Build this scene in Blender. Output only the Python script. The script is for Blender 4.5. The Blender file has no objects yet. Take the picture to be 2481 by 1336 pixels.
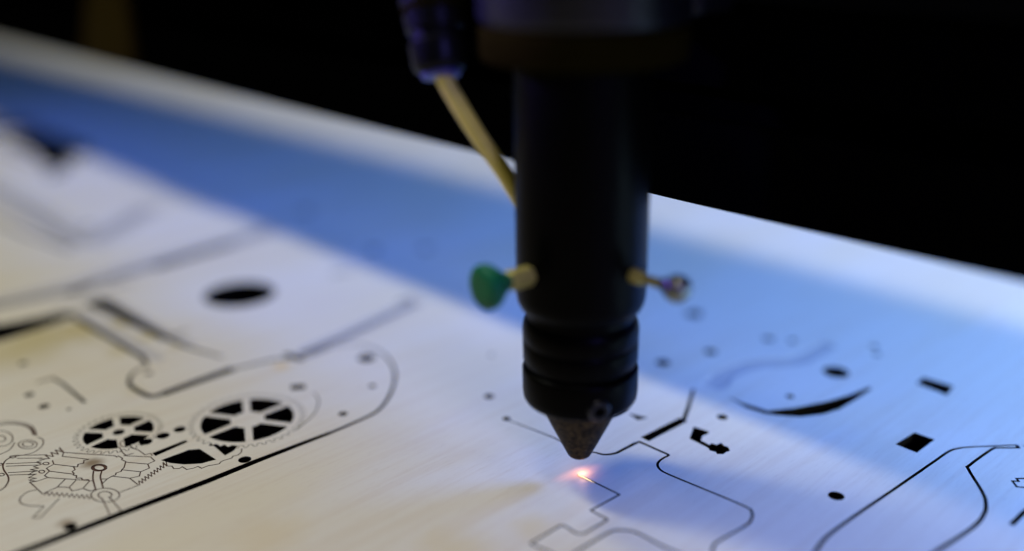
import bpy, bmesh, math, random
from mathutils import Vector, Matrix
from mathutils.geometry import delaunay_2d_cdt
random.seed(4)
PI = math.pi
sc = bpy.context.scene
COL = sc.collection

# ------------------------------------------------------------------ camera model (metres)
F, CX, CY = 2400.0, 1240.5, 668.0
TH = math.radians(20.0); CT, ST = math.cos(TH), math.sin(TH)
H = 0.125
U = Vector((-0.7002, 0.7139, 0.0))      # along the gantry beam, away to the left
V = Vector((0.7139, 0.7002, 0.0))       # across the beam, away from the camera

def g(px, py, z=0.0):
    """point of the photograph -> point on the horizontal plane at height z"""
    k = (py - CY) / F
    t = (H - z) / (CT * k + ST)
    return Vector(((px - CX) / F * t, t * (CT - ST * k), z))

def uv(u, v, z=0.0):
    return Vector((u * U.x + v * V.x, u * U.y + v * V.y, z))

AX = g(1403, 1152)                       # where the laser meets the wood
AX_U, AX_V = AX.dot(U), AX.dot(V)

# ------------------------------------------------------------------ tagging
def tag(o, label=None, cat=None, group=None, kind=None):
    if label: o['label'] = label
    if cat: o['category'] = cat
    if group: o['group'] = group
    if kind: o['kind'] = kind
    return o

def empty(name, loc, label, cat, group=None):
    o = bpy.data.objects.new(name, None); COL.objects.link(o)
    o.location = loc; o.empty_display_size = 0.01
    return tag(o, label, cat, group)

def link(name, me, mats, parent=None, smooth=False, origin=None):
    ob = bpy.data.objects.new(name, me)
    for m in (mats if isinstance(mats, (list, tuple)) else [mats]):
        me.materials.append(m)
    COL.objects.link(ob)
    if origin is not None:
        me.transform(Matrix.Translation(-Vector(origin))); ob.location = origin
    if parent is not None:
        ob.parent = parent
        # vertices were given in world space: keep them there
        w = Vector((0, 0, 0)); p = parent
        while p is not None:
            w += Vector(p.location); p = p.parent
        ob.location = (Vector(origin) if origin is not None else Vector((0, 0, 0))) - w
    if smooth:
        for p in me.polygons: p.use_smooth = True
    return ob

def from_bm(name, bm, mats, parent=None, smooth=False, origin=None, sharp=None):
    bmesh.ops.recalc_face_normals(bm, faces=bm.faces)
    me = bpy.data.meshes.new(name); bm.to_mesh(me); bm.free()
    ob = link(name, me, mats, parent, smooth, origin)
    if sharp is not None:
        me.set_sharp_from_angle(angle=math.radians(sharp))
    return ob

# ------------------------------------------------------------------ shapes
def frame(axis):
    a = Vector(axis).normalized()
    r = Vector((0, 0, 1)) if abs(a.z) < 0.9 else Vector((1, 0, 0))
    e1 = a.cross(r).normalized(); e2 = a.cross(e1).normalized()
    return a, e1, e2

def lathe(bm, origin, axis, prof, n=96, close=True):
    """prof = [(distance along axis, radius)]"""
    a, e1, e2 = frame(axis); o = Vector(origin); rings = []
    for d, r in prof:
        if r < 1e-7:
            rings.append([bm.verts.new(o + a * d)])
        else:
            rings.append([bm.verts.new(o + a * d + (e1 * math.cos(2 * PI * i / n) + e2 * math.sin(2 * PI * i / n)) * r) for i in range(n)])
    for A, B in zip(rings, rings[1:]):
        for i in range(n):
            j = (i + 1) % n
            if len(A) == 1 and len(B) == 1: continue
            if len(A) == 1: bm.faces.new((A[0], B[i], B[j]))
            elif len(B) == 1: bm.faces.new((A[i], A[j], B[0]))
            else: bm.faces.new((A[i], A[j], B[j], B[i]))
    if close:
        for R in (rings[0], rings[-1]):
            if len(R) > 2: bm.faces.new(R)
    return bm

def prism_box(bm, c, e1, e2, e3, h1, h2, h3, bev=0.0):
    c = Vector(c); vs = []
    for a in (-1, 1):
        for b in (-1, 1):
            for d in (-1, 1):
                vs.append(bm.verts.new(c + e1 * h1 * a + e2 * h2 * b + e3 * h3 * d))
    fs = []
    for idx in ((0, 1, 3, 2), (4, 6, 7, 5), (0, 4, 5, 1), (2, 3, 7, 6), (0, 2, 6, 4), (1, 5, 7, 3)):
        fs.append(bm.faces.new([vs[i] for i in idx]))
    if bev > 0:
        es = list({e for f in fs for e in f.edges})
        bmesh.ops.bevel(bm, geom=es, offset=bev, segments=3, profile=0.6, affect='EDGES')
    return bm

def catmull(pts, n=6, closed=False):
    P = [Vector(p) for p in pts]; out = []
    m = len(P)
    rng = range(m) if closed else range(m - 1)
    for i in rng:
        if closed:
            p0, p1, p2, p3 = P[(i - 1) % m], P[i], P[(i + 1) % m], P[(i + 2) % m]
        else:
            p0, p1, p2, p3 = P[max(i - 1, 0)], P[i], P[i + 1], P[min(i + 2, m - 1)]
        for k in range(n):
            s = k / n
            out.append(0.5 * ((2 * p1) + (p2 - p0) * s + (2 * p0 - 5 * p1 + 4 * p2 - p3) * s * s + (3 * p1 - p0 - 3 * p2 + p3) * s ** 3))
    if not closed: out.append(P[-1].copy())
    return out

def tube(bm, pts, rad, n=20):
    P = catmull(pts, 10); rings = []
    e1 = None
    for i, p in enumerate(P):
        d = (P[min(i + 1, len(P) - 1)] - P[max(i - 1, 0)]).normalized()
        if e1 is None: e1 = d.cross(Vector((0, 0, 1))).normalized()
        e1 = (e1 - d * e1.dot(d)).normalized(); e2 = d.cross(e1)
        rings.append([bm.verts.new(p + (e1 * math.cos(2 * PI * k / n) + e2 * math.sin(2 * PI * k / n)) * rad) for k in range(n)])
    for A, B in zip(rings, rings[1:]):
        for k in range(n):
            j = (k + 1) % n
            bm.faces.new((A[k], A[j], B[j], B[k]))
    bm.faces.new(rings[0]); bm.faces.new(rings[-1])
    return bm

# ------------------------------------------------------------------ materials
def mat(name):
    m = bpy.data.materials.new(name); m.use_nodes = True
    nt = m.node_tree; b = nt.nodes['Principled BSDF']
    return m, nt, b

def simple(name, col, rough=0.5, metal=0.0, var=0.0, scale=400.0, bump=0.0, spec=0.5):
    m, nt, b = mat(name)
    b.inputs['Roughness'].default_value = rough
    b.inputs['Metallic'].default_value = metal
    b.inputs['Specular IOR Level'].default_value = spec
    tc = nt.nodes.new('ShaderNodeTexCoord')
    no = nt.nodes.new('ShaderNodeTexNoise'); no.inputs['Scale'].default_value = scale
    no.inputs['Detail'].default_value = 5
    nt.links.new(tc.outputs['Object'], no.inputs['Vector'])
    mx = nt.nodes.new('ShaderNodeMix'); mx.data_type = 'RGBA'
    lo = tuple(c * (1 - var) for c in col) + (1,); hi = tuple(min(1, c * (1 + var)) for c in col) + (1,)
    mx.inputs['A'].default_value = lo; mx.inputs['B'].default_value = hi
    nt.links.new(no.outputs['Fac'], mx.inputs['Factor'])
    nt.links.new(mx.outputs['Result'], b.inputs['Base Color'])
    mr = nt.nodes.new('ShaderNodeMapRange')
    mr.inputs['To Min'].default_value = max(0.02, rough - 0.08); mr.inputs['To Max'].default_value = min(1, rough + 0.08)
    nt.links.new(no.outputs['Fac'], mr.inputs['Value']); nt.links.new(mr.outputs['Result'], b.inputs['Roughness'])
    if bump > 0:
        bp = nt.nodes.new('ShaderNodeBump'); bp.inputs['Strength'].default_value = bump; bp.inputs['Distance'].default_value = 0.0003
        nt.links.new(no.outputs['Fac'], bp.inputs['Height']); nt.links.new(bp.outputs['Normal'], b.inputs['Normal'])
    return m

def wood_material():
    m, nt, b = mat('birch_plywood'); N = nt.nodes.new; L = nt.links.new
    tc = N('ShaderNodeTexCoord')
    geo = N('ShaderNodeNewGeometry')
    def dot(vec):
        d = N('ShaderNodeVectorMath'); d.operation = 'DOT_PRODUCT'
        L(geo.outputs['Position'], d.inputs[0]); d.inputs[1].default_value = vec
        return d.outputs['Value']
    du, dv = dot(tuple(U)), dot(tuple(V))
    def noise(su, sv, detail=4, rough=0.55, dist=0.0, off=0.0):
        mu = N('ShaderNodeMath'); mu.operation = 'MULTIPLY_ADD'; L(du, mu.inputs[0]); mu.inputs[1].default_value = su; mu.inputs[2].default_value = off
        mv = N('ShaderNodeMath'); mv.operation = 'MULTIPLY'; L(dv, mv.inputs[0]); mv.inputs[1].default_value = sv
        cb = N('ShaderNodeCombineXYZ'); L(mu.outputs[0], cb.inputs[0]); L(mv.outputs[0], cb.inputs[1])
        n = N('ShaderNodeTexNoise'); n.inputs['Scale'].default_value = 1.0; n.inputs['Detail'].default_value = detail
        n.inputs['Roughness'].default_value = rough; n.inputs['Distortion'].default_value = dist
        L(cb.outputs[0], n.inputs['Vector']); return n.outputs['Fac']
    def ramp(fac, a, bb):
        r = N('ShaderNodeMapRange'); r.interpolation_type = 'SMOOTHSTEP'
        r.inputs['From Min'].default_value = a; r.inputs['From Max'].default_value = bb
        L(fac, r.inputs['Value']); return r.outputs['Result']
    def mixc(fac, a, bb, mode='MIX'):
        x = N('ShaderNodeMix'); x.data_type = 'RGBA'; x.blend_type = mode
        if isinstance(fac, float): x.inputs['Factor'].default_value = fac
        else: L(fac, x.inputs['Factor'])
        for s, k in ((a, 'A'), (bb, 'B')):
            if isinstance(s, tuple): x.inputs[k].default_value = s
            else: L(s, x.inputs[k])
        return x.outputs['Result']
    def mul(a, k):
        x = N('ShaderNodeMath'); x.operation = 'MULTIPLY'; L(a, x.inputs[0])
        if isinstance(k, float): x.inputs[1].default_value = k
        else: L(k, x.inputs[1])
        return x.outputs[0]
    fine = noise(2100, 210, 5, 0.65)          # pores and fibres
    mid = noise(420, 16, 3, 0.5, 0.6)        # growth streaks
    big = noise(28, 9, 3, 0.5, 0.4, 7.3)     # broad tone of the veneer
    col = mixc(ramp(big, 0.35, 0.65), (0.60, 0.56, 0.46, 1), (0.59, 0.53, 0.385, 1))
    col = mixc(mul(ramp(mid, 0.40, 0.70), 0.30), col, (0.50, 0.40, 0.27, 1))
    col = mixc(mul(ramp(fine, 0.52, 0.74), 0.26), col, (0.36, 0.28, 0.18, 1))
    # smoke stains left by the cutting, plus tan spots painting a slot's lit wall
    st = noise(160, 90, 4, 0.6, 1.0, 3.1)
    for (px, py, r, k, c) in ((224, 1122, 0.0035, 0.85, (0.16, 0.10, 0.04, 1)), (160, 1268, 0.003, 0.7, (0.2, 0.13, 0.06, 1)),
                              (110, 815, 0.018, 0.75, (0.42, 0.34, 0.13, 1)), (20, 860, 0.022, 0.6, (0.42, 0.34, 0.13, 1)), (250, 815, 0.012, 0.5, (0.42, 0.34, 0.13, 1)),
                              (300, 784, 0.006, 0.8, (0.42, 0.33, 0.11, 1)), (365, 815, 0.005, 0.8, (0.42, 0.33, 0.11, 1)), (425, 842, 0.004, 0.6, (0.42, 0.33, 0.11, 1)), (680, 888, 0.004, 0.8, (0.6, 0.42, 0.16, 1)), (325, 945, 0.005, 0.35, (0.45, 0.36, 0.15, 1)),  # first three: tan painted on top for the slot's lit inner wall
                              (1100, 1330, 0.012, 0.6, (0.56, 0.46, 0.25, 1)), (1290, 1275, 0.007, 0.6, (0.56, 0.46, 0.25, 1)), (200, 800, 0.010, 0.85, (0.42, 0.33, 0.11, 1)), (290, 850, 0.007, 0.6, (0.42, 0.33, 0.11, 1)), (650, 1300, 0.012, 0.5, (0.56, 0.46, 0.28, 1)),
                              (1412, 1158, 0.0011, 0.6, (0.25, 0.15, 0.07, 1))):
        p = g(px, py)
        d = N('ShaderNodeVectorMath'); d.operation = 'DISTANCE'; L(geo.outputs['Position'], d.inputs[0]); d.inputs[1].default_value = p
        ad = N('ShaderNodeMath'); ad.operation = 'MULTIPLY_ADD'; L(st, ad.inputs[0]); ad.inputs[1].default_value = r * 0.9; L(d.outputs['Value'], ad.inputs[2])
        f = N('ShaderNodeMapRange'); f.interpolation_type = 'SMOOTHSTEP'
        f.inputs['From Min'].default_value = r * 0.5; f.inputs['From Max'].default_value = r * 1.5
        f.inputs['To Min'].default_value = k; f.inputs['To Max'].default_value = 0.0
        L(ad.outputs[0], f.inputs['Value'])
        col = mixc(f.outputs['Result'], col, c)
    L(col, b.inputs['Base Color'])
    b.inputs['Specular IOR Level'].default_value = 0.5
    rr = N('ShaderNodeMapRange'); rr.inputs['To Min'].default_value = 0.34; rr.inputs['To Max'].default_value = 0.56
    L(fine, rr.inputs['Value']); L(rr.outputs['Result'], b.inputs['Roughness'])
    sm = N('ShaderNodeMath'); sm.operation = 'MULTIPLY_ADD'; L(mid, sm.inputs[0]); sm.inputs[1].default_value = 0.5; L(fine, sm.inputs[2])
    bp = N('ShaderNodeBump'); bp.inputs['Strength'].default_value = 0.40; bp.inputs['Distance'].default_value = 0.00014
    L(sm.outputs[0], bp.inputs['Height']); L(bp.outputs['Normal'], b.inputs['Normal'])
    return m

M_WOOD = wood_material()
M_BURN = simple('burnt_edge', (0.006, 0.004, 0.0022), 0.9, 0, 0.5, 900, 0.2, 0.0)
M_ENGR = simple('engraved_char', (0.07, 0.034, 0.022), 0.85, 0, 0.5, 1500, 0.0, 0.15)
M_BAND = simple('grey_band', (0.40, 0.37, 0.32), 0.7, 0, 0.12, 300, 0.0, 0.2)  # even grey tone of the broad shallow bands
M_BED = simple('bed_steel', (0.003, 0.003, 0.0035), 0.7, 0.0, 0.4, 60, 0.0, 0.2)
M_BEAM = simple('beam_black', (0.0006, 0.0006, 0.0007), 0.7, 0.0, 0.4, 120, 0.0, 0.0)
M_HEAD = simple('black_anodised', (0.0009, 0.0008, 0.0005), 0.36, 0.0, 0.35, 900, 0.03, 0.035)
M_BLOCK = simple('dark_anodised_block', (0.003, 0.0033, 0.004), 0.36, 0.0, 0.25, 300, 0.02, 0.28)
M_PLATE = simple('bronze_plate', (0.009, 0.007, 0.0010), 0.5, 0.0, 0.3, 300, 0.02, 0.0)
M_BRASS = simple('brass', (0.42, 0.36, 0.09), 0.42, 0.5, 0.15, 700, 0.02)
M_GREEN = simple('green_plastic', (0.003, 0.115, 0.045), 0.42, 0.0, 0.25, 500, 0.02, 0.2)
M_STEEL = simple('polished_steel', (0.22, 0.23, 0.18), 0.30, 1.0, 0.1, 900, 0.0)
M_HOSE = simple('amber_hose', (0.80, 0.68, 0.12), 0.36, 0.0, 0.15, 300, 0.0, 0.35)
M_FIT = simple('fitting_black', (0.004, 0.004, 0.0045), 0.33, 0.0, 0.2, 500, 0.0, 0.10)
M_FITBLUE = simple('fitting_blue_collar', (0.035, 0.03, 0.20), 0.35, 0.0, 0.2, 500, 0.0, 0.5)
M_BRKT = simple('ochre_bracket', (0.020, 0.0125, 0.0012), 0.7, 0.0, 0.3, 80, 0.0, 0.02)
M_RAIL = simple('rail_black', (0.0008, 0.0008, 0.001), 0.5, 0.0, 0.2, 200, 0, 0.02)

# nozzle: black metal with soot and bright dust near the tip
def nozzle_material():
    m, nt, b = mat('sooty_nozzle'); N = nt.nodes.new; L = nt.links.new
    tc = N('ShaderNodeTexCoord')
    n1 = N('ShaderNodeTexNoise'); n1.inputs['Scale'].default_value = 900; n1.inputs['Detail'].default_value = 6; n1.inputs['Roughness'].default_value = 0.65
    n2 = N('ShaderNodeTexNoise'); n2.inputs['Scale'].default_value = 2600; n2.inputs['Detail'].default_value = 2
    for n in (n1, n2): L(tc.outputs['Object'], n.inputs['Vector'])
    r1 = N('ShaderNodeValToRGB'); r1.color_ramp.elements[0].position = 0.42; r1.color_ramp.elements[1].position = 0.72
    r1.color_ramp.elements[0].color = (0.012, 0.008, 0.003, 1); r1.color_ramp.elements[1].color = (0.105, 0.068, 0.020, 1)
    L(n1.outputs['Fac'], r1.inputs['Fac'])
    mr = N('ShaderNodeMapRange'); mr.inputs['From Min'].default_value = 0.70; mr.inputs['From Max'].default_value = 0.76; L(n2.outputs['Fac'], mr.inputs['Value'])
    mx = N('ShaderNodeMix'); mx.data_type = 'RGBA'; L(mr.outputs['Result'], mx.inputs['Factor'])
    L(r1.outputs['Color'], mx.inputs['A']); mx.inputs['B'].default_value = (0.45, 0.36, 0.18, 1)
    L(mx.outputs['Result'], b.inputs['Base Color'])
    b.inputs['Roughness'].default_value = 0.55; b.inputs['Specular IOR Level'].default_value = 0.06
    bp = N('ShaderNodeBump'); bp.inputs['Strength'].default_value = 0.35; bp.inputs['Distance'].default_value = 0.0002
    L(n1.outputs['Fac'], bp.inputs['Height']); L(bp.outputs['Normal'], b.inputs['Normal'])
    return m
M_NOZ = nozzle_material()

# ------------------------------------------------------------------ the cut sheet: every opening is a polygon on the ground plane
KW = 1.3
POLYS = []          # (class, [2D points in mm])   class 0 = cut through, k>0 = engraved part k

def area2(P): return sum(P[i][0] * P[(i + 1) % len(P)][1] - P[(i + 1) % len(P)][0] * P[i][1] for i in range(len(P)))
def put(cls, pts):
    P = [(p[0] * 1000.0, p[1] * 1000.0) for p in pts]
    if area2(P) < 0: P.reverse()
    if abs(area2(P)) > 1e-4: POLYS.append((cls, P))

def ribbon(cls, pts, w, w2=None, smooth=0, closed=False):
    """pts: ground points; w, w2 in mm (start / end width)"""
    P = [Vector((p[0], p[1], 0)) for p in pts]
    if smooth: P = catmull(P, smooth, closed)
    if closed: P = P + [P[0]]
    w2 = w if w2 is None else w2
    w, w2 = w * KW, w2 * KW
    n = len(P) - 1
    for i in range(n):
        a, b = P[i], P[i + 1]; d = b - a
        if d.length < 1e-6: continue
        d.normalize(); nrm = Vector((-d.y, d.x, 0))
        wa = (w + (w2 - w) * i / n) * 0.0005; wb = (w + (w2 - w) * (i + 1) / n) * 0.0005
        ex = 0.75 if n > 1 else 0.0
        a2, b2 = a - d * wa * (ex if i > 0 or closed else 0), b + d * wb * (ex if i < n - 1 or closed else 0)
        put(cls, [a2 + nrm * wa, a2 - nrm * wa, b2 - nrm * wb, b2 + nrm * wb])

def G(pts, s=1.0, ox=0.0, oy=0.0): return [g(ox + x / s, oy + y / s) for x, y in pts]
def c3(p): return G(p, 2.748, 0, 850)
def c4(p): return G(p, 3.181, 300, 820)
def c2(p): return G(p, 3.34, 0, 550)
def c7(p): return G(p, 3.064, 1150, 900)
def c8(p): return G(p, 2.493, 1700, 800)
def q2(p): return G(p, 4.175, 0, 960)
def q3(p): return G(p, 5.138, 180, 980)
def q4(p): return G(p, 3.974, 2250, 1000)

def disc(cls, c, r, n=28, k=1.0, a=0.0):
    put(cls, [(c.x + r * math.cos(2 * PI * i / n), c.y + r * k * math.sin(2 * PI * i / n)) for i in range(n)])
def hole(px, py, rpx):
    c = g(px, py); r = 1.12 * rpx * ((c - Vector((0, 0, H))).dot(Vector((0, CT, -ST)))) / F
    disc(0, c, r)
def ell(conv, cx, cy, rx, ry, a0=0, a1=360, n=24):
    return conv([(cx + rx * math.cos(math.radians(a0 + (a1 - a0) * i / n)), cy + ry * math.sin(math.radians(a0 + (a1 - a0) * i / n))) for i in range(n + 1)])

# -- gear plate outline, 2 mm gap at the near end narrowing to a hairline round the far end
main = G([(-160, 1420), (58, 1336), (291, 1246), (500, 1167), (620, 1118), (742, 1071), (800, 1049)])
ribbon(0, main, 2.1, 1.15)
arc = G([(800, 1049), (850, 1028), (913, 997), (944, 958), (957, 915), (949, 882), (922, 853), (868, 836), (800, 842), (738, 866)])
ribbon(0, arc, 0.95, 0.3, smooth=6)
ribbon(0, G([(738, 866), (662, 872), (564, 895)]), 0.9)
ribbon(0, c4([(842, 236), (560, 335), (300, 430)]), 2.6, 2.2)
ribbon(0, c4([(300, 430), (220, 447), (150, 428), (60, 372), (42, 330), (70, 270), (180, 205)]), 1.6, 0.5, smooth=5)
ribbon(0, G([(357, 884), (345, 866), (180, 768)]), 0.9, 1.8)
put(0, c2([(-600, 1000), (-600, 880), (0, 790), (300, 742), (480, 700), (600, 690), (640, 706), (480, 772), (250, 850), (0, 925), (-300, 985)]))
ribbon(0, G([(-175, 845), (-420, 900), (-420, 1540), (-160, 1420)]), 0.8)
# -- loose strips and slots behind the plate
ribbon(0, G([(-120, 772), (0, 738), (180, 700), (375, 640), (560, 588), (655, 556)]), 1.0, 1.4)
ribbon(0, G([(375, 646), (470, 616), (560, 590)]), 3.4)
ribbon(0, G([(-60, 808), (0, 791), (120, 762), (190, 730)]), 0.5)
ribbon(0, G([(222, 729), (262, 746), (330, 782), (400, 818)]), 6.0, 2.2)
ribbon(0, G([(400, 818), (455, 842), (540, 866)]), 1.4, 0.7)
ribbon(0, G([(250, 700), (318, 684)]), 0.9)
ribbon(0, G([(165, 712), (225, 690)]), 1.6)
ribbon(0, G([(385, 826), (455, 800)]), 0.7)
ribbon(0, G([(724, 860), (780, 838), (834, 816), (990, 742), (1010, 730)]), 1.0, 0.5)
ribbon(0, G([(690, 858), (735, 872)]), 1.8)
ribbon(0, G([(800, 666), (850, 655)]), 1.2); ribbon(0, G([(962, 734), (1000, 722)]), 1.0)
put(0, G([(10, 338), (60, 322), (110, 322), (160, 336), (222, 362), (208, 380), (160, 378), (182, 394), (150, 410), (104, 402), (88, 376), (40, 354)]))
put(0, G([(-80, 300), (40, 296), (112, 312), (60, 320), (-80, 326)]))
ribbon(0, G([(-60, 352), (20, 366), (84, 390)]), 2.2, 1.2)
put(0, G([(108, 420), (150, 408), (165, 414), (120, 428)]))
ribbon(0, G([(-30, 455), (67, 506), (151, 560), (202, 587)]), 0.8)
ribbon(0, G([(202, 587), (242, 573), (337, 519), (360, 508)]), 0.6)
ribbon(0, G([(-40, 520), (60, 566), (170, 606)]), 1.4)
hole(215, 549, 12)
# round openings, near and far
for px, py, r in ((581, 713, 76), (593, 1114, 14), (170, 1276, 14), (831, 1003, 10), (902, 936, 8), (888, 868, 19), (360, 905, 8),
                  (56, 881, 9), (71, 957, 10), (107, 985, 11), (167, 992, 5), (353, 1071, 14), (395, 1056, 14), (435.6, 1040.7, 13),
                  (740, 512, 15), (905, 606, 13), (1030, 603, 13), (1681, 761, 19), (1606, 879, 16), (1722, 853, 14), (1862, 822, 12),
                  (1920, 826, 9), (2118, 840, 8), (2124, 858, 8), (1185, 961, 11), (1227, 1015, 9), (1750, 1011, 12), (2025, 902, 28), (1914, 961, 9),
                  (2026, 1202, 17.5), (1190, 860, 5)):
    hole(px, py, r)
put(0, c4([(1285, 362), (1395, 355), (1402, 390), (1290, 398)]))
ribbon(0, c3([(243, 213), (350, 182), (420, 222), (566, 345)]), 0.6, 0.8)
# openings of the pendulum body
put(0, c4([(218, 885), (478, 783), (492, 800), (245, 908)]))
put(0, c4([(285, 940), (500, 860), (585, 852), (712, 935), (600, 965), (470, 973), (360, 962)]))
put(0, c4([(655, 800), (690, 822), (718, 814), (745, 832), (775, 818), (802, 836), (832, 824), (880, 828), (850, 865), (780, 904)]))

# -- the two spoked gears (loose pieces inside a toothed hairline cut)
def spoked(cpx, rim_px, hub_px, tooth_px, spx, n_teeth, spoke_mm, skip=(), bore=0):
    c = g(*cpx)
    dep = (c - Vector((0, 0, H))).dot(Vector((0, CT, -ST)))
    R, rh, RT = rim_px * dep / F, hub_px * dep / F, tooth_px * dep / F
    d = g(*spx) - c; a0 = math.atan2(d.y, d.x)
    for k in range(6):
        if k in skip: continue
        a, b = a0 + k * PI / 3, a0 + (k + 1) * PI / 3
        sw = spoke_mm * 0.0005
        pts = []
        for rr, sgn in ((R, 1), (rh, -1)):
            da = math.asin(sw / rr)
            A, B = a + da, b - da
            seq = [A + (B - A) * i / 10 for i in range(11)]
            if sgn < 0: seq.reverse()
            pts += [(c.x + rr * math.cos(s), c.y + rr * math.sin(s)) for s in seq]
        put(0, pts)
    tp = []
    for i in range(n_teeth):
        b0 = a0 + 2 * PI * i / n_teeth; st = 2 * PI / n_teeth
        for f, rr in ((0.0, RT - 0.0011), (0.28, RT - 0.0011), (0.42, RT), (0.72, RT), (0.88, RT - 0.0011)):
            tp.append(Vector((c.x + rr * math.cos(b0 + f * st), c.y + rr * math.sin(b0 + f * st), 0)))
    ribbon(0, tp, 0.14, closed=True)
    if bore: disc(0, c, bore * dep / F)
    return c
gearA = spoked((600, 1017), 110, 40, 137, (596, 968), 40, 1.9)
gearB = spoked((287.5, 1047.6), 81, 36, 102, (280, 1010), 34, 1.6, bore=14)
ribbon(0, c4([(1465, 420), (1500, 470), (1490, 540), (1440, 610), (1330, 705)]), 0.25, smooth=5)

# -- fresh cuts on the right
ribbon(0, c7([(770, 765), (1075, 915), (862, 1032), (990, 1100)]), 0.42)
ribbon(0, c7([(990, 1100), (845, 1185), (800, 1205), (750, 1200), (690, 1160), (650, 1145), (610, 1160), (412, 1278)]), 0.42, smooth=4)
ribbon(0, c7([(412, 1278), (560, 1345), (800, 1450)]), 0.42)
ribbon(0, c7([(700, 1380), (760, 1336), (1000, 1195), (1090, 1180), (1200, 1197), (1400, 1300), (1600, 1390)]), 0.5, smooth=5)
ribbon(0, c7([(215, 350), (280, 375), (560, 482), (760, 575), (890, 602), (960, 618), (1040, 610), (1100, 582), (1200, 530)]), 0.24, 0.8, smooth=5)
ribbon(0, c7([(1200, 530), (1225, 524), (1445, 622)]), 0.75, 0.6)
ribbon(0, c7([(1445, 622), (1385, 655), (1358, 690), (1378, 730), (1440, 765), (1600, 832), (2000, 1000), (2055, 1045), (2058, 1085), (2020, 1140), (1820, 1255), (1770, 1305), (1765, 1400)]), 0.5, 0.5, smooth=6)
ribbon(0, c7([(1262, 505), (1552, 358)]), 2.1, 2.0)
ribbon(0, c7([(1552, 362), (1590, 255), (1625, 130)]), 0.9, 0.7)
ribbon(0, c7([(960, 345), (1000, 330), (1060, 310), (1130, 268)]), 1.0, smooth=4)
put(0, c7([(1140, 312), (1215, 328), (1290, 346), (1210, 362)]))
put(0, c7([(1625, 410), (1745, 450), (1725, 468), (1692, 480), (1680, 512), (1740, 545), (1760, 535), (1800, 545), (1830, 530), (1852, 552), (1880, 560), (1897, 590), (1868, 600), (1846, 616), (1800, 615), (1790, 600), (1745, 588), (1735, 570), (1595, 500)]))
put(0, c8([(150, 398), (260, 445), (400, 488), (560, 470), (760, 430), (900, 390), (1010, 345), (1025, 358), (930, 420), (830, 480), (730, 510), (600, 525), (480, 518), (380, 505), (270, 470)]))
put(0, c8([(1296, 322), (1338, 286), (1522, 340), (1482, 394)]))
put(0, c8([(1170, 690), (1285, 618), (1408, 662), (1300, 742)]))
ribbon(0, c8([(640, 1420), (690, 1336), (755, 1250), (900, 1140), (1150, 970), (1400, 797), (1490, 735), (1550, 715), (1640, 706), (1905, 695)]), 0.75, 0.45, smooth=5)
ribbon(0, c8([(1905, 695), (1917, 712), (1790, 712)]), 0.5)
ribbon(0, c8([(1790, 712), (1750, 722), (1620, 815), (1612, 842), (1690, 970), (1716, 1040), (1706, 1110), (1640, 1190), (1420, 1336), (1300, 1410)]), 0.55, 0.8, smooth=5)
put(0, q4([(836, 310), (850, 310), (878, 345), (838, 345)]))
put(0, q4([(905, 318), (1000, 312), (1000, 340), (918, 325)]))
ribbon(0, q4([(1000, 635), (845, 635), (868, 662), (805, 658), (848, 715), (1000, 728)]), 0.45)
ribbon(0, q4([(795, 1082), (918, 960), (1010, 885)]), 0.9)

# -- engraved drawings on the plate.  1 toothed gear, 2 levers, 3 scroll, 4 rods
EN = {5: 'recessed_band', 6: 'recessed_band', 7: 'recessed_band', 8: 'recessed_band', 9: 'recessed_band', 10: 'recessed_band', 1: 'engraved_gear', 2: 'engraved_lever', 3: 'engraved_scroll', 4: 'engraved_rods'}
W = 0.24
def zig(conv, a, b, amp, n):
    a, b = Vector((a[0], a[1], 0)), Vector((b[0], b[1], 0)); d = b - a; nr = Vector((-d.y, d.x, 0)).normalized(); out = []
    for i in range(n + 1):
        p = a + d * (i / n); q = a + d * ((i + 0.45) / n)
        out.append((p.x + nr.x * amp, p.y + nr.y * amp)); out.append((q.x - nr.x * amp, q.y - nr.y * amp))
    return conv(out)
for pts in ([(645, 570), (630, 610), (900, 640)], [(600, 520), (645, 570), (1000, 595)],
            [(530, 650), (545, 690), (470, 730), (500, 760), (450, 805), (485, 825), (360, 865), (300, 870), (430, 990), (580, 920), (660, 840)],
            [(545, 690), (760, 715)], [(500, 760), (740, 790)], [(485, 825), (900, 855)], [(580, 920), (700, 925), (770, 850)],
            [(700, 925), (730, 960), (840, 935), (905, 860)], [(840, 935), (910, 960), (975, 945)],
            [(900, 640), (850, 650), (845, 680), (790, 690), (785, 715), (745, 720), (760, 745), (730, 765), (750, 785), (740, 800), (775, 805), (770, 830), (825, 830), (835, 850), (890, 845), (905, 860), (940, 855)],
            [(600, 530), (640, 570), (560, 545), (590, 590), (515, 570), (540, 612), (460, 600), (500, 632), (400, 640), (465, 634), (370, 668), (420, 690), (340, 715), (390, 730), (310, 745), (380, 757), (330, 770), (290, 797), (360, 790), (290, 825), (365, 832), (295, 850), (360, 862), (300, 870)]):
    ribbon(1, q2(pts), W)
ribbon(1, zig(q2, (450, 985), (905, 1022), 20, 9), 0.18)
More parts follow.
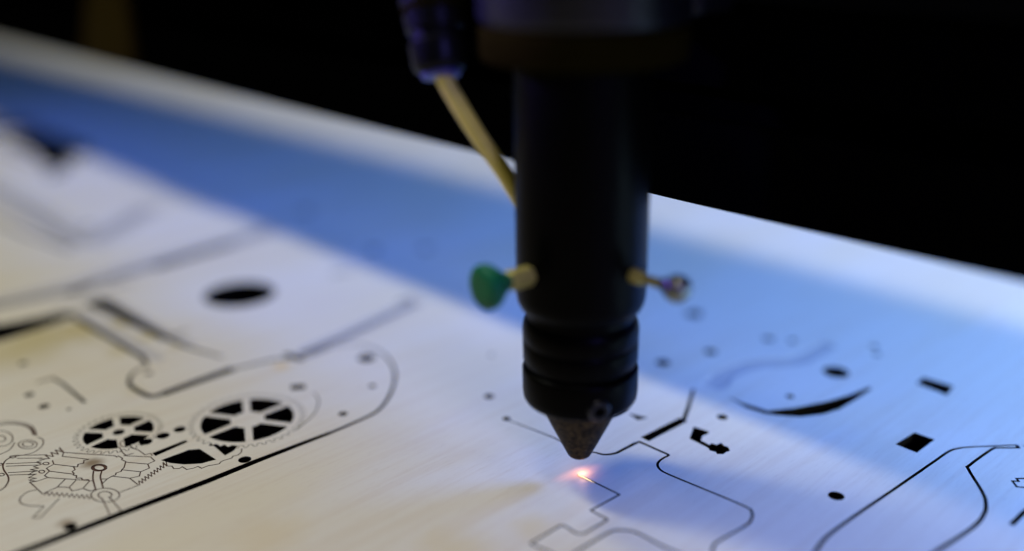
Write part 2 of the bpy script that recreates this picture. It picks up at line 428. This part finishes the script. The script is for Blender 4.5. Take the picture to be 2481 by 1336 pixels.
for pts in ([(570, 1095), (820, 1000)], [(340, 930), (410, 930), (350, 985)], [(410, 930), (470, 895), (690, 920), (810, 895), (825, 840), (590, 815)],
            [(690, 920), (790, 1000)], [(590, 815), (585, 835), (520, 855), (515, 880), (470, 895)],
            [(825, 840), (935, 795), (915, 745), (640, 720)], [(915, 745), (1000, 705), (950, 655), (610, 640)],
            [(540, 640), (600, 672), (590, 690), (640, 712), (630, 755), (618, 790), (590, 815)],
            [(560, 530), (600, 600), (640, 635), (740, 610)], [(690, 490), (710, 540), (800, 570), (880, 630), (950, 610), (970, 640)],
            [(0, 610), (300, 628), (500, 640), (540, 660)]):
    ribbon(1, q3(pts), W)
ribbon(1, zig(q3, (800, 985), (1140, 745), 26, 9), 0.2)
ribbon(1, c4([(300, 955), (330, 985), (370, 985), (385, 1005), (430, 1003), (450, 990), (485, 1012), (540, 1000), (570, 988), (600, 1002), (650, 983), (690, 976), (735, 968), (750, 950), (790, 935), (830, 925), (842, 908), (880, 900), (905, 880), (910, 850)]), W)
ribbon(1, ell(q3, 632, 490, 62, 42), W)
ribbon(2, q2([(370, 950), (280, 970), (215, 1020), (200, 1070), (270, 1105), (445, 1115)]), W, smooth=4)
ribbon(2, q2([(445, 1115), (330, 1232), (405, 1232), (600, 1035)]), W)
ribbon(2, ell(q3, 310, 790, 80, 36), 0.62)
ribbon(2, q3([(240, 830), (233, 930), (270, 1075)]), 0.3, smooth=4); ribbon(2, q3([(345, 825), (325, 900), (340, 970), (360, 1045)]), 0.3, smooth=4)
ribbon(2, ell(q3, 385, 1130, 178, 86), W); ribbon(2, ell(q3, 382, 1130, 84, 45, 115, 420), W)
ribbon(2, q3([(345, 1170), (425, 1336), (440, 1370)]), W); ribbon(2, q3([(430, 1150), (500, 1230), (592, 1338)]), W)
ribbon(3, q2([(-200, 330), (0, 292), (100, 277), (230, 292), (310, 330), (345, 395)]), 0.5, smooth=4)
ribbon(3, q2([(-200, 290), (0, 262), (120, 258), (250, 275), (338, 318), (372, 400)]), W, smooth=4)
for i in range(9): ribbon(3, q2([(300 + i * 6, 322 + i * 9), (335 + i * 5, 318 + i * 10)]), 0.2)
ribbon(3, ell(q2, 280, 490, 95, 44), W); ribbon(3, ell(q2, 282, 488, 55, 25), W)
ribbon(3, q2([(380, 415), (435, 445), (425, 505), (340, 570), (220, 600), (110, 615)]), W, smooth=4)
ribbon(3, ell(q2, 0, 430, 130, 80), W); ribbon(3, ell(q2, 0, 432, 55, 32), W)
ribbon(3, q2([(150, 470), (100, 540), (0, 590), (-80, 610)]), W, smooth=4)
ribbon(3, q2([(110, 620), (60, 650), (30, 700), (40, 750), (80, 810), (85, 860), (50, 920), (0, 955), (-60, 980)]), 0.3, smooth=4)
ribbon(3, ell(q2, 130, 615, 30, 12), W)
for a, b in (((150, 600), (480, 595)), ((170, 630), (430, 628)), ((60, 685), (420, 670)), ((60, 710), (410, 697)), ((80, 775), (350, 760)), ((90, 800), (370, 790))):
    ribbon(4, q2([a, b]), W)
for x, y, rx, ry in ((465, 683, 30, 13), (422, 765, 28, 15), (5, 690, 20, 10), (15, 795, 28, 13)): ribbon(4, ell(q2, x, y, rx, ry), W)

ribbon(5, G([(-140, 772), (0, 735), (180, 697), (375, 638), (560, 586), (662, 553)]), 8.5, 10.5)
ribbon(6, G([(-60, 440), (67, 506), (151, 560), (215, 592)]), 11, 12); ribbon(6, G([(205, 592), (262, 566), (345, 515), (372, 500)]), 12, 9)
ribbon(7, G([(735, 860), (780, 838), (834, 816), (990, 742), (1012, 730)]), 5.5, 5.0)
ribbon(8, c8([(75, 330), (100, 315), (150, 268), (300, 212), (550, 190), (650, 152), (765, 88)]), 4.6, 4.0, smooth=5)
ribbon(9, G([(196, 764), (260, 798), (350, 850), (392, 872)]), 3.0, 2.4)  # greyer strip, paints the shaded lower half of the bar
ribbon(10, G([(256, 726), (330, 768), (410, 812), (470, 836)]), 3.4, 2.0)

# ---- triangulate once, then split into the pieces the cuts leave
U0, U1, V0, V1 = -0.30, 1.30, -0.12, 0.62
dom = [uv(U1, V0), uv(U0, V0), uv(U0, V1), uv(U1, V1)]
put(-1, dom)
verts, faces = [], []
for cls, P in POLYS:
    b = len(verts); verts += [Vector(p) for p in P]; faces.append(list(range(b, b + len(P))))
VV, EE, FF, _, _, OF = delaunay_2d_cdt(verts, [], faces, 0, 1e-4)
tri_cls = []
for f, o in zip(FF, OF):
    cl = [POLYS[i][0] for i in o]
    if 0 in cl: tri_cls.append(0)
    else:
        k = sorted(c for c in cl if c > 0)
        tri_cls.append(k[0] if k else -1)
edge_t = {}
for i, f in enumerate(FF):
    if tri_cls[i] == 0: continue
    for a, b in zip(f, f[1:] + f[:1]): edge_t.setdefault((min(a, b), max(a, b)), []).append(i)
comp = [-1] * len(FF); comps = []
adj = {}
for e, ts in edge_t.items():
    if len(ts) == 2: adj.setdefault(ts[0], []).append(ts[1]); adj.setdefault(ts[1], []).append(ts[0])
for i in range(len(FF)):
    if tri_cls[i] == 0 or comp[i] >= 0: continue
    stack = [i]; comp[i] = len(comps); cur = []
    while stack:
        x = stack.pop(); cur.append(x)
        for y in adj.get(x, ()):
            if comp[y] < 0: comp[y] = len(comps); stack.append(y)
    comps.append(cur)
def tri_area(f): 
    a, b, c = (VV[k] for k in f[:3]); return abs((b - a).cross(c - a)) / 2
areas = [sum(tri_area(FF[i]) for i in c) for c in comps]
def comp_at(p):
    q = Vector((p.x * 1000, p.y * 1000))
    for i, f in enumerate(FF):
        if tri_cls[i] == 0: continue
        s = [(VV[f[(k + 1) % len(f)]] - VV[f[k]]).cross(q - VV[f[k]]) for k in range(len(f))]
        if all(x >= -1e-6 for x in s) or all(x <= 1e-6 for x in s): return comp[i]
    return -1
print('pieces', sorted([round(a, 1) for a in areas], reverse=True)[:14], 'tris', len(FF))
THK = 0.003

def piece(name, ci, label, cat, group=None, dz=0.0, parts=True):
    cen = Vector((0, 0, 0)); tot = 0
    for i in ci:
        f = FF[i]; A = tri_area(f); c = sum((VV[k] for k in f), Vector((0, 0))) / len(f)
        cen += Vector((c.x, c.y, 0)) * A; tot += A
    cen = cen / tot / 1000.0; cen.z = -THK + dz
    root = None
    inset = set(ci)
    def build(sel, ztop, with_bottom, wall_fn, nm, mats, parent):
        vs, fs, mi = [], [], []; idx = {}
        def vid(k, z):
            key = (k, z)
            if key not in idx:
                idx[key] = len(vs); vs.append((VV[k].x / 1000.0, VV[k].y / 1000.0, z + dz))
            return idx[key]
        for i in sel:
            fs.append([vid(k, ztop) for k in FF[i]]); mi.append(0)
        if with_bottom:
            for i in ci: fs.append([vid(k, -THK) for k in reversed(FF[i])]); mi.append(1)
        for i in (ci if with_bottom else sel):
            f = FF[i]
            for a, b in zip(f, f[1:] + f[:1]):
                w = wall_fn(i, (min(a, b), max(a, b)))
                if w is None: continue
                fs.append([vid(b, w[0]), vid(a, w[0]), vid(a, w[1]), vid(b, w[1])]); mi.append(1)
        me = bpy.data.meshes.new(nm); me.from_pydata(vs, [], fs); me.update()
        ob = link(nm, me, mats, parent, origin=cen)
        for p, m in zip(me.polygons, mi): p.material_index = m
        return ob
    top = [i for i in ci if tri_cls[i] == -1] if parts else ci
    def wall_body(i, e): return (0.0, -THK) if len(edge_t[e]) == 1 else None
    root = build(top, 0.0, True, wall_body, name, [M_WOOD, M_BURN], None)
    tag(root, label, cat, group)
    D = 0.00022
    for k, nm in EN.items():
        sel = [i for i in ci if tri_cls[i] == k]
        if not sel or not parts: continue
        def wall_g(i, e, k=k):
            ts = edge_t[e]
            if len(ts) == 2 and tri_cls[ts[0]] != tri_cls[ts[1]] and -1 in (tri_cls[ts[0]], tri_cls[ts[1]]): return (-D, 0.0)
            return None
        mm = M_BAND if k >= 5 else M_ENGR
        build(sel, -D, False, wall_g, nm, [mm, mm], root)
    return root

order = sorted(range(len(comps)), key=lambda i: -areas[i])
i_sheet = order[0]; i_plate = comp_at(g(300, 1180)); i_A = comp_at(gearA); i_B = comp_at(g(287.5 + 25, 1047.6))
print('ids', i_sheet, i_plate, i_A, i_B, [round(areas[i]) for i in (i_sheet, i_plate, i_A, i_B)])
named = {i_plate: ('gear_plate', 'pale plywood plate covered in gear drawings and dark cut-outs, outlined by a thick burnt gap', 'plywood piece', None, -0.0),
         i_A: ('spoked_gear', 'larger wooden gear with six black openings around a plain solid hub', 'gear', 'wooden spoked gears cut out of the plate', 0.0),
         i_B: ('spoked_gear', 'smaller wooden gear with a black hole through its hub, next to three black dots', 'gear', 'wooden spoked gears cut out of the plate', 0.0)}
sheet_tris = list(comps[i_sheet])
for i in order:
    if i == i_sheet or i in named: continue
    if areas[i] > 3.0: sheet_tris += comps[i]
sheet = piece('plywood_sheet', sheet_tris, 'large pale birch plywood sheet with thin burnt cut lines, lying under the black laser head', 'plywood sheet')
for i, a in named.items():
    if i != i_sheet and i >= 0: piece(a[0], comps[i], a[1], a[2], a[3], a[4])

# ------------------------------------------------------------------ machine bed (setting)
bm = bmesh.new()
cz = uv((U0 + U1) / 2, (V0 + V1) / 2)
prism_box(bm, Vector((cz.x, cz.y, -0.034)), U, V, Vector((0, 0, 1)), 1.2, 0.75, 0.004)
for i in range(24):
    u = U0 + 0.03 + i * 0.065 + 0.011
    c = uv(u, (V0 + V1) / 2)
    prism_box(bm, Vector((c.x, c.y, -0.0166)), U, V, Vector((0, 0, 1)), 0.0006, (V1 - V0) / 2 + 0.02, 0.01345)
tag(from_bm('machine_bed', bm, M_BED), kind='structure')

# ------------------------------------------------------------------ gantry beam
BV0, BV1, BZ0, BZ1 = 0.1874, 0.258, 0.061, 0.156
BU0, BU1 = -0.32, 1.30
Z = Vector((0, 0, 1))
bc = uv((BU0 + BU1) / 2, (BV0 + BV1) / 2, BZ0)
beam = empty('gantry_beam', bc, 'long matte black machine beam crossing behind the laser head', 'beam')
bm = bmesh.new()
# extruded profile with two long grooves in its front face
prof = [(BV0, BZ0 + 0.001), (BV0 + 0.001, BZ0), (BV1 - 0.001, BZ0), (BV1, BZ0 + 0.001), (BV1, BZ1 - 0.001), (BV1 - 0.001, BZ1), (BV0 + 0.001, BZ1), (BV0, BZ1 - 0.001),
        (BV0, 0.150), (BV0 + 0.006, 0.150), (BV0 + 0.006, 0.142), (BV0, 0.142), (BV0, 0.089), (BV0 + 0.006, 0.089), (BV0 + 0.006, 0.081), (BV0, 0.081)]
ra = [bm.verts.new(uv(BU0, v, z)) for v, z in prof]; rb = [bm.verts.new(uv(BU1, v, z)) for v, z in prof]
for i in range(len(prof)):
    j = (i + 1) % len(prof); bm.faces.new((ra[i], ra[j], rb[j], rb[i]))
bm.faces.new(ra); bm.faces.new(list(reversed(rb)))
from_bm('beam_body', bm, M_BEAM, beam)
bm = bmesh.new()
c = uv((BU0 + BU1) / 2, BV0 - 0.0035, 0.116)
prism_box(bm, c, U, V, Z, (BU1 - BU0) / 2 - 0.01, 0.0034, 0.0075, 0.0012)
from_bm('guide_rail', bm, M_RAIL, beam)
# ochre bracket on the far length of the beam
pb = 0.430
def beam_u(px, z):
    # u where the image column px meets the front face of the beam
    lo, hi = -0.3, 1.3
    for _ in range(60):
        m_ = (lo + hi) / 2; p = uv(m_, BV0, z); t = p.y * CT + (H - z) * ST
        x = CX + p.x / t * F
        if x > px: lo = m_
        else: hi = m_
    return lo
bm = bmesh.new()
u0, u1 = beam_u(342, BZ0), beam_u(215, BZ0); t0, t1 = beam_u(312, 0.10), beam_u(235, 0.10)
vb, vf = BV0 - 0.0003, BV0 - 0.0034
lo4 = [uv(u0, vb, BZ0 + 0.002), uv(u1, vb, BZ0 + 0.002), uv(u1, vf, BZ0 + 0.002), uv(u0, vf, BZ0 + 0.002)]
hi4 = [uv(t0, vb, 0.107), uv(t1, vb, 0.107), uv(t1, vf + 0.001, 0.107), uv(t0, vf + 0.001, 0.107)]
A = [bm.verts.new(p) for p in lo4]; B = [bm.verts.new(p) for p in hi4]
bm.faces.new(A); bm.faces.new(list(reversed(B)))
for i in range(4):
    j = (i + 1) % 4; bm.faces.new((A[i], A[j], B[j], B[i]))
bmesh.ops.bevel(bm, geom=list(bm.edges), offset=0.0007, segments=2, affect='EDGES')
br = from_bm('bracket', bm, M_BRKT, beam); br['label'] = 'dull ochre bracket on the black beam'

# ------------------------------------------------------------------ laser head
head = empty('cutting_laser', AX.copy(), 'black laser cutter head with a tapered sooty nozzle, pointing down at the glowing spark', 'laser head')
def hz(z, dx=0.0): return Vector((AX.x, AX.y, z))
bm = bmesh.new()
lathe(bm, hz(0), Z, [(0.0436, 0.0112), (0.0430, 0.0122), (0.0437, 0.0134), (0.0452, 0.0141), (0.0468, 0.01435), (0.0476, 0.01437), (0.075, 0.0144), (0.0990, 0.0144)], 128)
from_bm('lens_tube', bm, M_HEAD, head, True, hz(0.0436), sharp=40)
bm = bmesh.new()
lathe(bm, hz(0), Z, [(0.0304, 0.0118), (0.0306, 0.0127), (0.0311, 0.0130), (0.0355, 0.01305), (0.0358, 0.01285), (0.0361, 0.01305), (0.0385, 0.0131), (0.0398, 0.0129), (0.0408, 0.0124), (0.0413, 0.0120), (0.0431, 0.0119)], 128)
from_bm('focus_ring', bm, M_HEAD, head, True, hz(0.0304), sharp=35)
bm = bmesh.new()
lathe(bm, hz(0), Z, [(0.0207, 0.0075), (0.0207, 0.0118), (0.0211, 0.01255), (0.0219, 0.0130), (0.0232, 0.01315), (0.0286, 0.0132), (0.0292, 0.0130), (0.0295, 0.0126), (0.0296, 0.0117), (0.0306, 0.0116)], 128)
cap = from_bm('nozzle_cap', bm, M_HEAD, head, True, hz(0.0207), sharp=35)
bm = bmesh.new()
lathe(bm, hz(0), Z, [(0.0075, 0.0008), (0.0055, 0.0009), (0.0053, 0.0016), (0.0054, 0.0021), (0.0058, 0.0026), (0.0065, 0.0030), (0.0100, 0.0047), (0.0150, 0.0071), (0.0195, 0.0092), (0.0212, 0.0098)], 128)
noz = from_bm('nozzle', bm, M_NOZ, head, True, hz(0.0055), sharp=50)
# grub screw in the cap
sa = math.radians(-76); sd = Vector((math.cos(sa), math.sin(sa), -0.06)).normalized()
bm = bmesh.new()
o = hz(0.0240) + Vector((math.cos(sa), math.sin(sa), 0)) * 0.0122
lathe(bm, o, sd, [(0.0, 0.0026), (0.0013, 0.0026), (0.0018, 0.0022), (0.0019, 0.0013), (0.0009, 0.0012), (0.0009, 0.0)], 40)
from_bm('grub_screw', bm, M_STEEL if False else M_BLOCK, cap, True, o, sharp=35)

def clamp_screw(direction, z, style):
    d = Vector(direction).normalized(); o = hz(z)
    bm = bmesh.new()
    if style == 'green':
        lathe(bm, o, d, [(0.0124, 0.0023), (0.0195, 0.0023), (0.0199, 0.0020), (0.0200, 0.0013), (0.0225, 0.0013)], 6)
    else:
        lathe(bm, o, d, [(0.0128, 0.0016), (0.0165, 0.0016), (0.0170, 0.0014), (0.0171, 0.00105), (0.0235, 0.00105)], 24)
    s = from_bm('clamp_screw', bm, M_BRASS, head, True, o + d * 0.0128, sharp=30)
    bm = bmesh.new()
    if style == 'green':
        lathe(bm, o, d, [(0.0188, 0.0), (0.0188, 0.0015), (0.0203, 0.0018), (0.0218, 0.0026), (0.0233, 0.0039), (0.0245, 0.0047), (0.0255, 0.0049), (0.0263, 0.0048), (0.0268, 0.0043), (0.0270, 0.0029), (0.0268, 0.0)], 64)
        k = from_bm('knob', bm, M_GREEN, s, True, o + d * 0.0188, sharp=45)
        k['label'] = 'round flared green knob'
    else:
        lathe(bm, o, d, [(0.0222, 0.0), (0.0222, 0.0013), (0.0234, 0.0019), (0.0244, 0.0026), (0.0254, 0.0029), (0.0264, 0.0029), (0.0274, 0.0026), (0.0281, 0.0020), (0.0285, 0.0011), (0.0287, 0.0)], 48)
        k = from_bm('knob', bm, M_STEEL, s, True, o + d * 0.0222, sharp=45)
        k['label'] = 'small polished steel knob'
    return s
clamp_screw((-0.80, -0.60, 0), 0.0538, 'green')
clamp_screw((0.70, -0.714, 0), 0.0541, 'steel')

# carriage block and its plate, on the front of the beam
bu, bv0, bv1 = AX_U, AX_V + 0.012, BV0 - 0.0072
bm = bmesh.new()
lathe(bm, hz(0), Z, [(0.1048, 0.0150), (0.1050, 0.0208), (0.1056, 0.0214), (0.1062, 0.0216), (0.1640, 0.0216), (0.1650, 0.0208)], 128)
from_bm('mirror_mount', bm, M_BLOCK, head, True, hz(0.105), sharp=35)
bm = bmesh.new()
lathe(bm, hz(0), Z, [(0.0974, 0.0139), (0.0975, 0.0200), (0.0980, 0.0210), (0.0988, 0.02135), (0.1040, 0.02135), (0.1050, 0.0205)], 128)
from_bm('mounting_ring', bm, M_PLATE, head, True, hz(0.0974), sharp=35)
bm = bmesh.new()
prism_box(bm, uv(bu, (bv0 + bv1) / 2, 0.135), U, V, Z, 0.0190, (bv1 - bv0) / 2, 0.029, 0.0022)
from_bm('carriage_block', bm, M_BLOCK, head, False, sharp=30)

# hose fitting, left of the block: threaded collars on a slanting axis
f0 = Vector((-0.01585, 0.2035, 0.0905))
t_ = 0.205
def pt(px, py, t):
    k = (py - CY) / F
    return Vector(((px - CX) / F * t, t * (CT - ST * k), H - t * (CT * k + ST)))
pA, pB = pt(1084, 172, 0.2045), pt(1058, -60, 0.2045)
ax = (pB - pA).normalized()
fit = None
bm = bmesh.new()
lathe(bm, pA, ax, [(0.0, 0.0021), (0.0, 0.0042), (0.0006, 0.0052), (0.0016, 0.0057), (0.0062, 0.0060), (0.0066, 0.0055), (0.0084, 0.0055), (0.0088, 0.0061), (0.0122, 0.0065), (0.0127, 0.0061), (0.0135, 0.0061), (0.0138, 0.0067), (0.0175, 0.0070), (0.0420, 0.0070)], 64)
fit = from_bm('hose_fitting', bm, M_FIT, head, True, pA, sharp=35)
bm = bmesh.new()
lathe(bm, pA, ax, [(-0.0009, 0.0022), (-0.0009, 0.0039), (-0.0003, 0.0042), (0.0003, 0.0040)], 64)
from_bm('release_collar', bm, M_FITBLUE, fit, True, pA, sharp=35)
bm = bmesh.new()
lathe(bm, pA, ax, [(0.0124, 0.0060), (0.0126, 0.0066), (0.0142, 0.0067), (0.0144, 0.0061)], 64)
from_bm('collar_ring', bm, M_PLATE, fit, True, pA, sharp=35)
bm = bmesh.new()
c = pA + ax * 0.036
cb = uv(bu + 0.018, (bv0 + bv1) / 2, c.z)
mid = (c + cb) / 2; dd = (cb - c); ln = dd.length; dd.normalize(); e2 = Z.cross(dd).normalized(); e3 = dd.cross(e2)
prism_box(bm, mid, dd, e2, e3, ln / 2, 0.006, 0.0045, 0.001)
from_bm('fitting_arm', bm, M_BLOCK, head)

# air hose
bm = bmesh.new()
tube(bm, [pt(1062, 150, 0.2050), pt(1076, 190, 0.2060), pt(1116, 262, 0.2085), pt(1162, 335, 0.2120), pt(1210, 402, 0.2150), pt(1248, 464, 0.2165), pt(1285, 530, 0.2170), pt(1325, 600, 0.2165)], 0.00185, 24)
hose = from_bm('air_hose', bm, M_HOSE, None, True, pt(1058, 150, 0.2050))
tag(hose, 'thin amber air hose curving from the dark fitting to behind the black tube', 'hose')

head.rotation_euler = (0, math.radians(-0.8), 0)     # the head leans a little

# ------------------------------------------------------------------ the spark
spark = empty('laser_spark', AX.copy(), 'small pinkish orange spark with a white hot tip on the fresh cut below the nozzle', 'spark')
m, nt, b = mat('hot_core'); nt.nodes.remove(b)
em = nt.nodes.new('ShaderNodeEmission'); em.inputs['Color'].default_value = (1.0, 0.74, 0.46, 1); em.inputs['Strength'].default_value = 1.7
nt.links.new(em.outputs[0], nt.nodes['Material Output'].inputs['Surface']); M_HOT = m
d = (g(1452, 1177) - g(1403, 1152)); d.z = 0; ln = d.length; d.normalize()
bm = bmesh.new()
lathe(bm, AX + Vector((0, 0, 0.0001)) - d * 0.0003, d, [(0.0, 0.0), (0.0002, 0.00020), (0.0006, 0.00025), (0.0012, 0.00020), (ln * 0.5, 0.00011), (ln * 0.85, 0.0)], 16)
from_bm('hot_tip', bm, M_HOT, spark, True)
# flame: a small glowing volume, thickest at the spot
m = bpy.data.materials.new('flame_glow'); m.use_nodes = True; nt = m.node_tree; nt.nodes.clear()
N = nt.nodes.new; L = nt.links.new
out = N('ShaderNodeOutputMaterial'); ev = N('ShaderNodeEmission'); L(ev.outputs[0], out.inputs['Volume'])
tc = N('ShaderNodeTexCoord'); gr = N('ShaderNodeVectorMath'); gr.operation = 'LENGTH'; L(tc.outputs['Object'], gr.inputs[0])
mr = N('ShaderNodeMapRange'); mr.inputs['From Min'].default_value = 1.0; mr.inputs['From Max'].default_value = 0.0; L(gr.outputs['Value'], mr.inputs['Value'])
pw = N('ShaderNodeMath'); pw.operation = 'POWER'; L(mr.outputs['Result'], pw.inputs[0]); pw.inputs[1].default_value = 0.9
ml = N('ShaderNodeMath'); ml.operation = 'MULTIPLY'; L(pw.outputs[0], ml.inputs[0]); ml.inputs[1].default_value = 210.0
L(ml.outputs[0], ev.inputs['Strength'])
cr = N('ShaderNodeValToRGB'); cr.color_ramp.elements[0].color = (1.0, 0.16, 0.09, 1); cr.color_ramp.elements[1].color = (1.0, 0.30, 0.04, 1)
cr.color_ramp.elements[1].position = 0.55
L(mr.outputs['Result'], cr.inputs['Fac']); L(cr.outputs['Color'], ev.inputs['Color'])
M_FLAME = m
me = bpy.data.meshes.new('flame'); bm = bmesh.new(); bmesh.ops.create_uvsphere(bm, u_segments=32, v_segments=16, radius=1.0); bm.to_mesh(me); bm.free()
fl = bpy.data.objects.new('flame', me); me.materials.append(M_FLAME); COL.objects.link(fl); fl.parent = spark
a, b2 = g(1330, 1173, 0.0007), g(1466, 1127, 0.0011)
dv_ = b2 - a
fl.location = (a + b2) / 2 + Vector((0, 0, 0.0004)) - AX
fl.rotation_euler = (0, 0, math.atan2(dv_.y, dv_.x)); fl.scale = (dv_.length / 2, 0.0017, 0.0014)

# ------------------------------------------------------------------ lights
def area(name, loc, target, size, size_y, power, col, spread=None):
    l = bpy.data.lights.new(name, 'AREA'); l.shape = 'RECTANGLE'; l.size = size; l.size_y = size_y; l.energy = power; l.color = col
    if spread: l.spread = math.radians(spread)
    o = bpy.data.objects.new(name, l); COL.objects.link(o); o.location = loc
    o.rotation_euler = (Vector(target) - Vector(loc)).to_track_quat('-Z', 'Y').to_euler()
    return o
KEY = 9.1
kc = (0.965, 1.0, 0.89)
kl = uv(0.74, BV0 - 0.325 * (1.1 - BZ0), 1.1)
ko = area('workshop_tube', kl, AX, 0.40, 0.12, KEY, kc)
kz = (kl - AX).normalized(); ky = kz.cross(U).normalized(); kx = ky.cross(kz)
ko.rotation_euler = Matrix((kx, ky, kz)).transposed().to_euler()
# blue LED strip on the underside of the beam
p0 = uv(0.34, (BV0 + BV1) / 2, BZ0 - 0.0015)
l = area('led_strip', p0, p0 - Z, 0.80, 0.01, 0.085, (0.045, 0.10, 1.0))
l.rotation_euler = (0, 0, math.atan2(U.y, U.x))
# cool light from behind the beam, on the machine's right
area('cool_lamp', uv(-0.10, 0.80, 0.32), uv(0.15, 0.25, 0.0), 0.20, 0.10, 12.0, (0.075, 0.235, 1.0))
# added narrow violet spot on the left, unseen, tints the mount and fitting
area('violet_spot', (-0.55, 0.33, 0.30), AX + Vector((-0.02, 0, 0.125)), 0.05, 0.05, 0.06, (0.22, 0.16, 1.0), 9)
# added pale fill low on the right, raking along the beam, across the grain
area('pale_fill', uv(-0.30, 0.345, 0.14), uv(0.10, 0.30, 0.0), 0.08, 0.08, 3.4, (0.52, 0.80, 1.0))
area('white_fill', uv(0.06, BV0 - 0.325 * (0.9 - BZ0), 0.9), uv(0.0, 0.15, 0), 0.55, 0.14, 2.3, (1.0, 0.93, 0.93))  # added white fill, unseen, lifts the shadow right of the nozzle
# weak blue fill added in front on the right, turns the foreground lilac
area('blue_fill', uv(-0.32, 0.02, 0.22), uv(0.05, 0.16, 0.0), 0.08, 0.08, 0.75, (0.22, 0.20, 1.0))
# the spark's own light
l = bpy.data.lights.new('spark_light', 'POINT'); l.energy = 0.0004; l.color = (1.0, 0.45, 0.25); l.shadow_soft_size = 0.0006
o = bpy.data.objects.new('spark_light', l); COL.objects.link(o); o.location = AX + Vector((0.001, 0.001, 0.0014))

w = bpy.data.worlds.new('World'); sc.world = w; w.use_nodes = True
w.node_tree.nodes['Background'].inputs['Color'].default_value = (0.5, 0.5, 0.6, 1)
w.node_tree.nodes['Background'].inputs['Strength'].default_value = 0.004

# ------------------------------------------------------------------ camera
cam = bpy.data.cameras.new('camera'); co = bpy.data.objects.new('camera', cam); COL.objects.link(co)
co.location = (0, 0, H); co.rotation_euler = (PI / 2 - TH, 0, 0)
cam.sensor_width = 36.0; cam.lens = 36.0 * F / 2481.0
cam.clip_start = 0.005; cam.clip_end = 50
cam.dof.use_dof = True; cam.dof.focus_distance = 0.238; cam.dof.aperture_fstop = 2.4
sc.camera = co
sc.view_settings.view_transform = 'Standard'; sc.view_settings.look = 'None'
sc.view_settings.exposure = 0; sc.view_settings.gamma = 1; sc.view_settings.use_curve_mapping = False
sc.cycles.use_denoising = True
